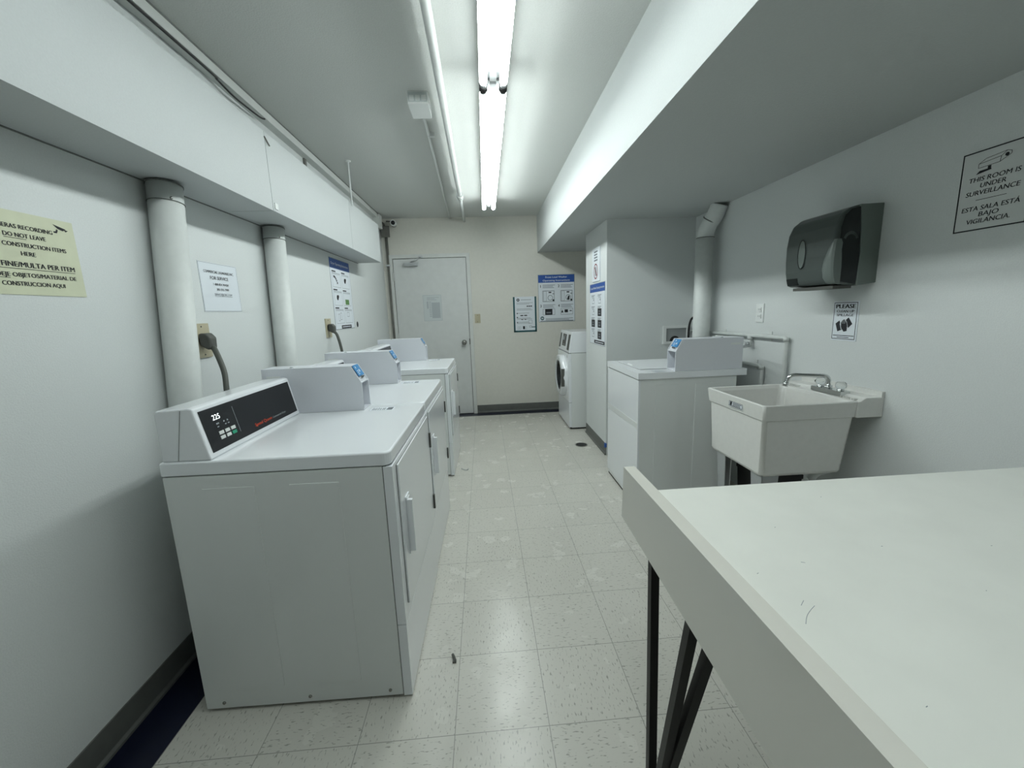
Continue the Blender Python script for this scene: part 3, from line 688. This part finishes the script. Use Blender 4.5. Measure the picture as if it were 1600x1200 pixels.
# smoked side window on the near side, lever and window on the front
B().prism([(x*1.0, z) for x, z in [(-.108, .335), (-.148, .326), (-.176, .300), (-.190, .25), (-.192, .10), (-.180, .01), (-.1, -.004), (-.094, .13), (-.102, .25)]], .0015, .006).build('side_window', 'smoke', cv, 'black smoked side window')
b = B(); arc = []
for k in range(11): a = math.radians(20+14*k); arc.append((a, -.142+.038*math.cos(a), .185+.045*math.sin(a), -.142+.026*math.cos(a), .185+.031*math.sin(a)))
for p_, q_ in zip(arc, arc[1:]): b.poly([(p_[1], .0009, p_[2]), (q_[1], .0009, q_[2]), (q_[3], .0009, q_[4]), (p_[3], .0009, p_[4])])
b.build('roll_edge', 'grey_cover', cv)
b = B(); lv = []
for z, xf, xb, y1 in ((-.002, -.196, -.178, .030), (.004, -.207, -.178, .046), (.03, -.217, -.178, .056), (.07, -.2225, -.178, .058), (.11, -.224, -.180, .052), (.15, -.222, -.184, .036), (.18, -.2195, -.182, .020), (.198, -.216, -.190, .010)):
    lv.append([b.bm.verts.new(p) for p in ((xb, -.003, z), (xf+.006, -.003, z), (xf, .004, z), (xf, y1-.006, z), (xf+.004, y1, z), (xb, y1, z))])
for a_, c_ in zip(lv, lv[1:]):
    for i in range(6): b.bm.faces.new((a_[i], a_[(i+1) % 6], c_[(i+1) % 6], c_[i])).smooth = i in (2, 3)
b.bm.faces.new(lv[0][::-1]); b.bm.faces.new(lv[-1]); b.build('lever', 'grey_lever', cv, 'paler grey side lever')
b = B(); sy = .30
pts = []
for i in range(28):
    a = 2*math.pi*i/28; pts.append((.195+.022*math.cos(a), .155+.066*math.sin(a)))
vs = [b.bm.verts.new((-.2172 - .0005, y, z)) for y, z in pts]; vb = [b.bm.verts.new((-.209, y, z)) for y, z in pts]
b.bm.faces.new(vs)
for i in range(28): b.bm.faces.new((vs[i], vs[(i+1) % 28], vb[(i+1) % 28], vb[i]))
b.build('sight_window', 'grey_lever', cv, 'oval sight window')
b = B()
for i in range(28):
    j = (i+1) % 28; k0, k1 = 1.0, 1.13
    f_ = lambda p, k_: (-.2182, .195+(p[0]-.195)*(1.22 if k_ > 1 else 1), .155+(p[1]-.155)*(1.08 if k_ > 1 else 1))
    b.poly([f_(pts[i], 1), f_(pts[i], 1.1), f_(pts[j], 1.1), f_(pts[j], 1)])
b.build('window_rim', 'smoke', cv)
B().box(-.19, -.10, .02, .27, -.022, -.008, .003).build('tear_bar', 'plug', t)
B().prism([(-.1985, .006), (-.2085, .040), (-.205, .043), (-.192, .014)], .225, .30).build('lock_recess', 'smoke', cv)

# ------------------------------------------------------------------ folding table
TX0, TX1, TY0, TY1, TZ = .340, 1.80, .03, .984, .850
t = thing('folding_table', 'white topped folding table with raised edge, close on the right', 'table', (.7, .5, 0))
ox2, oy2 = .7, .5
tp_ = B().box(TX0+.02-ox2, TX1-ox2, TY0-oy2, TY1-oy2, TZ-.03, TZ, .003).build('tabletop', 'laminate', t)
b = B()
zb = lambda y: .745 + (y-.4)*.055
x0, x1, zt = TX0-ox2, TX0+.029-ox2, .92
b.hexa([(x0, TY0-oy2, zb(TY0)), (x1, TY0-oy2, zb(TY0)), (x1, TY1-oy2, zb(TY1)), (x0, TY1+.012-oy2, zb(TY1)), (x0, TY0-oy2, zt), (x1, TY0-oy2, zt), (x1, TY1-oy2, zt), (x0, TY1-oy2, zt)], .009, 3)
b.build('raised_edge', 'lip', t, 'glossy upright edge')
sc = B()
for pts in ([(.458, .511), (.472, .526), (.487, .537), (.500, .545)], [(.480, .548), (.492, .558)], [(.463, .630), (.467, .632)], [(.563, .653), (.569, .650)], [(.599, .772), (.602, .774)], [(.803, .890), (.806, .893)], [(.75, .682), (.753, .682)], [(.95, .659), (.953, .659)], [(.795, .547), (.797, .548)], [(.497, .376), (.500, .377)]):
    sc.tube([(x-ox2, y-oy2, TZ) for x, y in pts], .0005, 5)
sc.build('scratch', 'ink_light', tp_)
def rod(b, p, q, r=.0112):
    p, q = V(p), V(q); b.cyl(p, q, r*1.25, n=4, smooth=False)
def hairpin(x, y, sx, sy):
    b = B(); z1 = TZ-.03
    tip = V((x-ox2, y-oy2, .0))
    b.box(tip.x-.02, tip.x+.02, tip.y-.02, tip.y+.02, 0, .018, .004)
    for dx, dy in ((.012, .055), (.012, -.155), (.065, -.165)):
        rod(b, tip+V((0, 0, .01)), (tip.x+sx*dx, tip.y+sy*dy, z1))
    b.box(min(tip.x-sx*.01, tip.x+sx*.16), max(tip.x-sx*.01, tip.x+sx*.16), min(tip.y-sy*.20, tip.y+sy*.07), max(tip.y-sy*.20, tip.y+sy*.07), z1-.006, z1)
    b.build('leg', 'black', t)
hairpin(.362, .81, 1, 1); hairpin(.362, .205, 1, -1); hairpin(1.72, .81, -1, 1); hairpin(1.72, .205, -1, -1)

# ------------------------------------------------------------------ signs
RW = dict(R=(0, -1, 0), U=(0, 0, 1)); LW = dict(R=(0, 1, 0), U=(0, 0, 1)); FW = dict(R=(1, 0, 0), U=(0, 0, 1))
def sign(name, label, cat, O, R, U, w, h, mat, thick=.002, part='panel', group=None):
    t = thing(name, label, cat, O, 0, group)
    s = Sheet((0, 0, 0), R, U, w, h); b = B(); s.slab(b, 0, 0, w, h, 0, thick); b.build(part, mat, t)
    return t, s
D1 = .0032
# surveillance sign
t, s = sign('surveillance_sign', 'white surveillance sign with camera drawing, high on the right wall', 'sign', (XR-.0005, 1.5335, 1.838), **RW, w=.218, h=.281, mat='sign_grey', thick=.003)
D = .0036
g = B(); s.outline(g, .002, .002, .216, .279, .0045, D); g.build('border', 'ink', t)
g = B()
for txt, v, w_ in (('THIS ROOM IS', .108, .15), ('UNDER', .131, .075), ('SURVEILLANCE', .155, .158), ('ESTA SALA ESTÁ', .209, .17), ('BAJO', .231, .06), ('VIGILANCIA.', .254, .128)):
    s.text(g, txt, .107, v, .0165, bold=.014, width=w_, d=D, shear=.12)
s.rect(g, .062, .172, .152, .1735, D); g.build('lettering', 'ink', t)
g = B()
def seg(a, b_, th=.0016):
    a, b_ = V((*a, 0)), V((*b_, 0)); n = (b_-a).normalized().cross(V((0, 0, 1)))*th/2
    s.poly(g, [((a+n).x, (a+n).y), ((b_+n).x, (b_+n).y), ((b_-n).x, (b_-n).y), ((a-n).x, (a-n).y)], D)
for a, b_ in (((.055, .048), (.075, .035)), ((.075, .035), (.135, .028)), ((.135, .028), (.120, .041)), ((.120, .041), (.055, .048)), ((.055, .048), (.055, .062)), ((.055, .062), (.118, .059)), ((.118, .059), (.120, .041)), ((.118, .059), (.148, .042)), ((.148, .042), (.148, .033)), ((.148, .033), (.135, .028))): seg(a, b_)
s.disc(g, .136, .041, .006, D); s.rect(g, .084, .062, .094, .072, D); s.poly(g, [(.050, .083), (.096, .076), (.094, .070), (.060, .072)], D)
g.build('camera_drawing', 'ink', t)
# spill sign
t, s = sign('spill_sign', 'small white clean-up sign below the towel dispenser', 'sign', (XR-.0005, 2.043, 1.3185), **RW, w=.146, h=.197, mat='paper', thick=.002)
D = .0026
g = B(); s.outline(g, .003, .006, .138, .190, .003, D); g.build('border', 'ink', t)
g = B(); s.text(g, 'PLEASE', .071, .035, .021, bold=.05, width=.112, d=D); s.text(g, 'CLEAN UP', .071, .056, .013, bold=.03, width=.100, d=D); s.text(g, 'SPILLAGE', .071, .075, .013, bold=.03, width=.097, d=D)
s.lines(g, .010, .132, [.170], .0035, D); s.lines(g, .035, .105, [.179], .003, D); g.build('lettering', 'ink', t)
g = B(); s.poly(g, [(.020, .112), (.042, .096), (.062, .142), (.035, .152)], D); s.poly(g, [(.080, .092), (.094, .080), (.118, .112), (.097, .132), (.085, .125)], D)
s.poly(g, [(.052, .108), (.058, .098), (.064, .092), (.070, .090), (.076, .094), (.083, .108), (.090, .132), (.090, .148), (.072, .152), (.056, .132)], D+.0003); g.build('hand_drawing', 'ink', t)
g = B(); s.rect(g, .060, .096, .0612, .112, D+.0006); s.rect(g, .067, .092, .0682, .112, D+.0006); s.rect(g, .074, .094, .0752, .112, D+.0006)
s.poly(g, [(.046, .112), (.049, .110), (.059, .140), (.056, .142)], D+.0006); s.poly(g, [(.084, .100), (.086, .100), (.095, .130), (.093, .131)], D+.0006); g.build('drawing_gap', 'paper', t)
# yellow construction notice
t, s = sign('construction_sign', 'pale yellow bilingual notice about construction items on the left wall', 'notice', (XL+.0005, 1.097, 1.634), **LW, w=.283, h=.218, mat='paper_yellow', thick=.0012)
D = .0018
g = B()
for txt, v, sz, w_, u_ in (('CAMERAS RECORDING', .045, .0115, .160, .218), ('DO NOT LEAVE', .067, .0115, .105, .195), ('CONSTRUCTION ITEMS', .092, .0115, .164, .247), ('HERE', .114, .0115, .036, .159), ('FINE/MULTA PER ITEM', .145, .0140, .190, .261), ('NO DEJE OBJETOS/MATERIAL DE', .171, .0115, .237, .260), ('CONSTRUCCION AQUI', .194, .0115, .160, .222)):
    s.text(g, txt, u_, v, sz, 'RIGHT', bold=.028, width=w_, d=D)
s.rect(g, .090, .0700, .144, .0712, D); s.rect(g, .060, .149, .261, .1503, D); s.rect(g, .023, .1740, .084, .1752, D)
g.build('lettering', 'ink', t)
g = B(); s.poly(g, [(.224, .014), (.236, .017), (.260, .023), (.250, .029), (.236, .025)], D); s.poly(g, [(.232, .026), (.236, .029), (.232, .038), (.223, .038), (.222, .034), (.229, .033)], D); s.poly(g, [(.253, .024), (.266, .026), (.258, .031)], D); g.build('camera_drawing', 'ink', t)
# service notice
t, s = sign('service_sign', 'white service phone notice between the two left vent pipes', 'notice', (XL+.0005, 1.914, 1.592), **LW, w=.280, h=.219, mat='paper', thick=.0012)
g = B()
for txt, v, sz, w_, u_ in (('COMMERCIAL LAUNDRIES INC.', .046, .012, .218, .140), ('FOR SERVICE', .074, .0155, .132, .136), ('1-800-854 WASH', .100, .011, .110, .142), ('305-592-7999', .123, .011, .090, .150)): s.text(g, txt, u_, v, sz, bold=.014, width=w_, d=D)
g.build('lettering', 'ink', t)
g = B(); s.text(g, 'SERVICE@CIRC.COM', .150, .146, .011, bold=.006, width=.130, d=D); s.rect(g, .085, .149, .216, .1505, D)
s.outline(g, .002, .002, .278, .217, .0012, D); g.build('small_lettering', 'ink_grey', t)

def poster(label, O, R, w, h, title, cells, dark_cells=(), footer='logo', colour='paper'):
    t, s = sign('instruction_sign', label, 'poster', O, R, (0, 0, 1), w, h, colour, .002)
    D = .0026; hh = h*.165 if len(title) > 1 else h*.14
    g = B(); s.rect(g, .004, .004, w-.004, hh, D); g.build('header_band', 'ink_blue', t, 'blue header band')
    g = B()
    for i, (txt, wd) in enumerate(title): s.text(g, txt, w/2, hh*(.42+.42*i) if len(title) > 1 else hh*.64, h*.037, bold=.015, width=wd, d=D+.0004)
    g.build('lettering', 'paper', t)
    g = B(); s.outline(g, 0, 0, w, h, .003, D); g.build('border', 'ink_teal' if footer == 'logo' else 'ink_grey', t)
    return t, s, hh
# front-load poster on the end wall
t, s, hh = poster('blue headed front load washer poster on the end wall', (.697, YF-.0005, 1.774), (1, 0, 0), .474, .598, [('Front Load Washer', .28), ('Operating Instructions', .35)], 4)
D = .0026
g = B(); g2 = B(); g3 = B()
for i, (u, v) in enumerate(((.02, .115), (.255, .115), (.02, .365), (.255, .365))):
    s.text(g, str(i+1), u+.012, v+.045, .035, 'CENTER', .02, None, D)
    s.lines(g2, u+.038, u+.20, [v+.012, v+.028, v+.044], .006, D, .25)
    if i < 2:
        s.outline(g2, u+.035, v+.085, u+.19, v+.225, .006, D); s.outline(g2, u+.05, v+.09, u+.085, v+.22, .003, D)
        s.rect(g, u+.115, v+.10, u+.15, v+.115, D); s.ring(g2, u+.135, v+.175, .028, .034, D, 20)
        s.rect(g, u+.165, v+.122, u+.185, v+.130, D); s.disc(g, u+.175, v+.207, .012, D)
        if i: s.poly(g, [(u+.12, v+.20), (u+.135, v+.155), (u+.155, v+.16), (u+.145, v+.21)], D)
    else:
        s.outline(g2, u+.035, v+.065, u+.195, v+.145, .004, D)
        if i == 2: s.rect(g, u+.065, v+.067, u+.16, v+.142, D); s.rect(g2, u+.08, v+.105, u+.14, v+.125, D+.0004)
        else: s.rect(g, u+.085, v+.08, u+.13, v+.118, D); s.poly(g, [(u+.04, v+.12), (u+.055, v+.08), (u+.07, v+.12)], D); s.rect(g2, u+.15, v+.09, u+.18, v+.105, D)
s.lines(g2, .09, .45, [.555, .57], .006, D, .2); s.rect(g2, .02, .583, .454, .592, D)
g.build('lettering', 'ink', t); g2.build('small_lettering', 'ink_grey', t)
s.ring(g3, .047, .55, .012, .024, D, 24, a0=.6, a1=5.7); s.ring(g3, .06, .55, .006, .012, D, 20); g3.build('logo', 'ink_teal', t)
# green bordered sheet
t, s = sign('information_sign', 'small sheet with dark green border left of the washer poster', 'notice', (.367, YF-.0005, 1.508), **FW, w=.302, h=.452, mat='paper', thick=.0015)
g = B(); s.rect(g, 0, 0, .022, .45, D); s.rect(g, .280, 0, .302, .45, D); s.rect(g, .0, .43, .302, .452, D); s.rect(g, .235, .385, .285, .395, D); g.build('border', 'ink_teal', t, 'dark teal border')
g = B(); s.lines(g, .045, .255, [.075, .09, .15, .165, .205, .268, .282, .32, .335], .006, D, .3); s.rect(g, .10, .035, .235, .043, D); s.outline(g, .195, .30, .245, .345, .004, D)
for u in (.05, .075, .15): s.outline(g, u, .38, u+.02, .415, .003, D)
s.outline(g, .205, .37, .235, .395, .005, D); g.build('small_lettering', 'ink_light', t)
g = B(); s.ring(g, .065, .04, .008, .019, D, 20)
for u in (.175, .20, .225): s.rect(g, u, .115, u+.02, .128, D)
s.rect(g, .09, .232, .128, .245, D); s.rect(g, .14, .232, .178, .245, D); s.rect(g, .10, .285, .125, .294, D); s.rect(g, .145, .283, .165, .294, D)
for v in (.21, .262, .325): s.disc(g, .05, v, .008, D)
s.rect(g, .12, .375, .145, .415, D); g.build('lettering', 'ink', t)
# left wall dryer poster
t, s, hh = poster('tall blue headed dryer instruction poster on the left wall', (XL+.0005, 3.485, 1.812), (0, 1, 0), .49, .585, [('Dryer Operating Instructions', .42)], 6, footer='strip')
g = B(); g2 = B()
for i in range(6):
    u, v = .035 + (i % 2)*.225, .095 + (i//2)*.15
    s.rect(g, u, v+.006, u+.09, v+.016, D); s.lines(g2, u, u+.19, [v+.022], .005, D); s.outline(g2, u, v+.032, u+.19, v+.14, .003, D)
    if i == 0:
        for k in range(6): s.rect(g, u+.03+k*.014, v+.045+k*k*.002, u+.05+k*.014, v+.055+k*k*.002+.006, D)
    if i in (1, 2): s.disc(g, u+.08, v+.075, .022, D); s.disc(g, u+.10, v+.065, .013, D)
    if i == 4: s.outline(g2, u+.05, v+.06, u+.09, v+.12, .004, D); s.outline(g2, u+.10, v+.05, u+.14, v+.11, .004, D)
    if i == 5: s.outline(g2, u+.05, v+.045, u+.11, v+.085, .004, D)
s.rect(g, .14, .552, .40, .580, D); g.build('lettering', 'ink', t); g2.build('small_lettering', 'ink_light', t)
g = B(); s.rect(g, .30, .33, .40, .375, D); g.build('green_picture', 'ink_green', t)
g = B(); s.lines(g, .16, .38, [.562], .007, D+.0004); g.build('footer_text', 'paper', t)
t, s = sign('round_sticker', 'small black round sticker beside the left wall poster', 'sticker', (XL+.0005, 4.035, 1.285), **LW, w=.07, h=.065, mat='wall', thick=.0006, part='backing')
g = B(); s.disc(g, .035, .028, .027, .0012); g.build('disc', 'ink', t)
# pillar poster and prohibition sign
t, s, hh = poster('blue headed washer instruction poster on the side of the wall block', (PX-.0005, 4.072, 1.556), (0, -1, 0), .515, .565, [('Top Load Washer Operating Instructions', .47)], 6, footer='strip')
g = B(); g2 = B(); g3 = B()
for c_ in range(2):
    for r_ in range(4):
        u, v = .06+.22*c_, .10+.105*r_
        s.lines(g2, u, u+.12, [v+.005, v+.016], .005, D, .3)
        if (c_, r_) in ((1, 1), (0, 2), (1, 2), (1, 3)): s.rect(g, u+.0, v+.025, u+.125, v+.095, D); s.rect(g2, u+.03, v+.045, u+.09, v+.055, D+.0004); s.rect(g2, u+.03, v+.065, u+.09, v+.08, D+.0004)
        else: s.outline(g2, u+.02, v+.03, u+.10, v+.085, .004, D); s.disc(g2, u+.08, v+.05, .01, D)
s.rect(g, .16, .525, .505, .555, D); g.build('lettering', 'ink', t); g2.build('small_lettering', 'ink_grey', t)
g = B(); s.lines(g, .20, .47, [.537], .007, D+.0004); g.build('footer_text', 'paper', t)
t, s = sign('prohibition_sign', 'white sign with red barred circle above the wall block poster', 'sign', (PX-.0005, 3.965, 1.868), **RW, w=.255, h=.295, mat='paper', thick=.008)
D = .0086
g = B(); s.lines(g, .07, .19, [.025, .05, .075, .10], .013, D, .12); g.build('lettering', 'ink_grey', t)
g = B(); s.disc(g, .125, .205, .045, D-.0002, sx=.8); g.build('hand_symbol', 'ink_light', t)
g = B(); s.ring(g, .125, .205, .058, .070, D); s.poly(g, [(.078, .168), (.087, .158), (.172, .242), (.163, .252)], D+.0003); g.build('barred_circle', 'ink_red', t, 'red barred circle')
# notice on the door
t, s = sign('door_sign', 'faded printed sheet in a plastic sleeve taped on the door', 'notice', (-.775, YF-.0225, 1.568), **FW, w=.232, h=.325, mat='paper_dull', thick=.001)
D = .0015
g = B(); s.outline(g, .002, .002, .23, .323, .003, D); s.lines(g, .05, .20, [.03, .045, .06], .006, D, .5); g.build('border', 'ink_faint', t)
g = B(); s.rect(g, .105, .095, .21, .29, D); s.rect(g, .045, .08, .065, .17, D)
for k in range(9): s.rect(g, .072, .085+k*.022, .10, .095+k*.022, D)
g.build('table_lettering', 'ink_faint', t)
# light switch
t = thing('light_switch', 'beige light switch plate right of the door', 'switch', (-.097, YF, 1.252))
B().box(-.036, .036, -.006, 0, -.058, .058, .003).build('plate', 'beige', t)
B().box(-.006, .006, -.016, -.005, -.012, .006, .002).build('toggle', 'beige', t)
for z in (-.042, .042): B().lathe((0, -.006, z), (0, -1, 0), [(0, .004), (.002, .003)], n=8).build('screw', 'knob_steel', t)

# ------------------------------------------------------------------ small things on the floor
t = thing('floor_drain', 'round dark drain cover in the floor by the wall block', 'drain', (.895, 3.838, 0))
B().cyl((0, 0, 0), (0, 0, .003), .062, n=32).build('rim', 'conduit', t)
B().cyl((0, 0, .002), (0, 0, .0045), .052, n=32).build('cover', 'rubber', t)
b = B().tube([(-.188, 1.412, .006), (-.184, 1.402, .008), (-.180, 1.392, .006), (-.176, 1.380, .005)], .0055, 8).box(-.186, -.172, 1.376, 1.388, 0, .008, .002)
tag(b.build('lint_scrap', 'plug'), 'dark scrap of lint lying on the floor near the dryers', 'scrap')
tag(B().tube([(-.262, 3.375, .004), (-.235, 3.34, .006), (-.212, 3.335, .006), (-.205, 3.37, .004)], .005, 6).build('plastic_loop', 'acrylic'), 'clear bent plastic scrap on the floor by the far dryer', 'scrap')

# ------------------------------------------------------------------ camera
h_, yaw, pitch, roll, fpx = 1.32594, .05903, -.17547, -.03567, 638.425
f_ = V((math.sin(yaw)*math.cos(pitch), math.cos(yaw)*math.cos(pitch), math.sin(pitch)))
r_ = V((math.cos(yaw), -math.sin(yaw), 0)); u_ = r_.cross(f_)
r2 = math.cos(roll)*r_ + math.sin(roll)*u_; u2 = -math.sin(roll)*r_ + math.cos(roll)*u_
cam = bpy.data.cameras.new('camera'); cam.sensor_width = 36; cam.lens = 36*fpx/1600; cam.clip_start = .02
co = bpy.data.objects.new('camera', cam); COL.objects.link(co)
co.matrix_world = Matrix(((r2.x, u2.x, -f_.x, 0), (r2.y, u2.y, -f_.y, 0), (r2.z, u2.z, -f_.z, h_), (0, 0, 0, 1)))
scene.camera = co

# ------------------------------------------------------------------ world and view
w = bpy.data.worlds.new('world'); scene.world = w; w.use_nodes = True
w.node_tree.nodes['Background'].inputs[0].default_value = (0, 0, 0, 1); w.node_tree.nodes['Background'].inputs[1].default_value = 0
vs = scene.view_settings
vs.view_transform = 'Standard'; vs.look = 'None'; vs.gamma = 1; vs.use_curve_mapping = False; vs.exposure = .94
scene.cycles.max_bounces = 10; scene.cycles.diffuse_bounces = 6; scene.cycles.glossy_bounces = 4; scene.cycles.transmission_bounces = 6
scene.cycles.use_denoising = True
scene.cycles.sample_clamp_indirect = 6
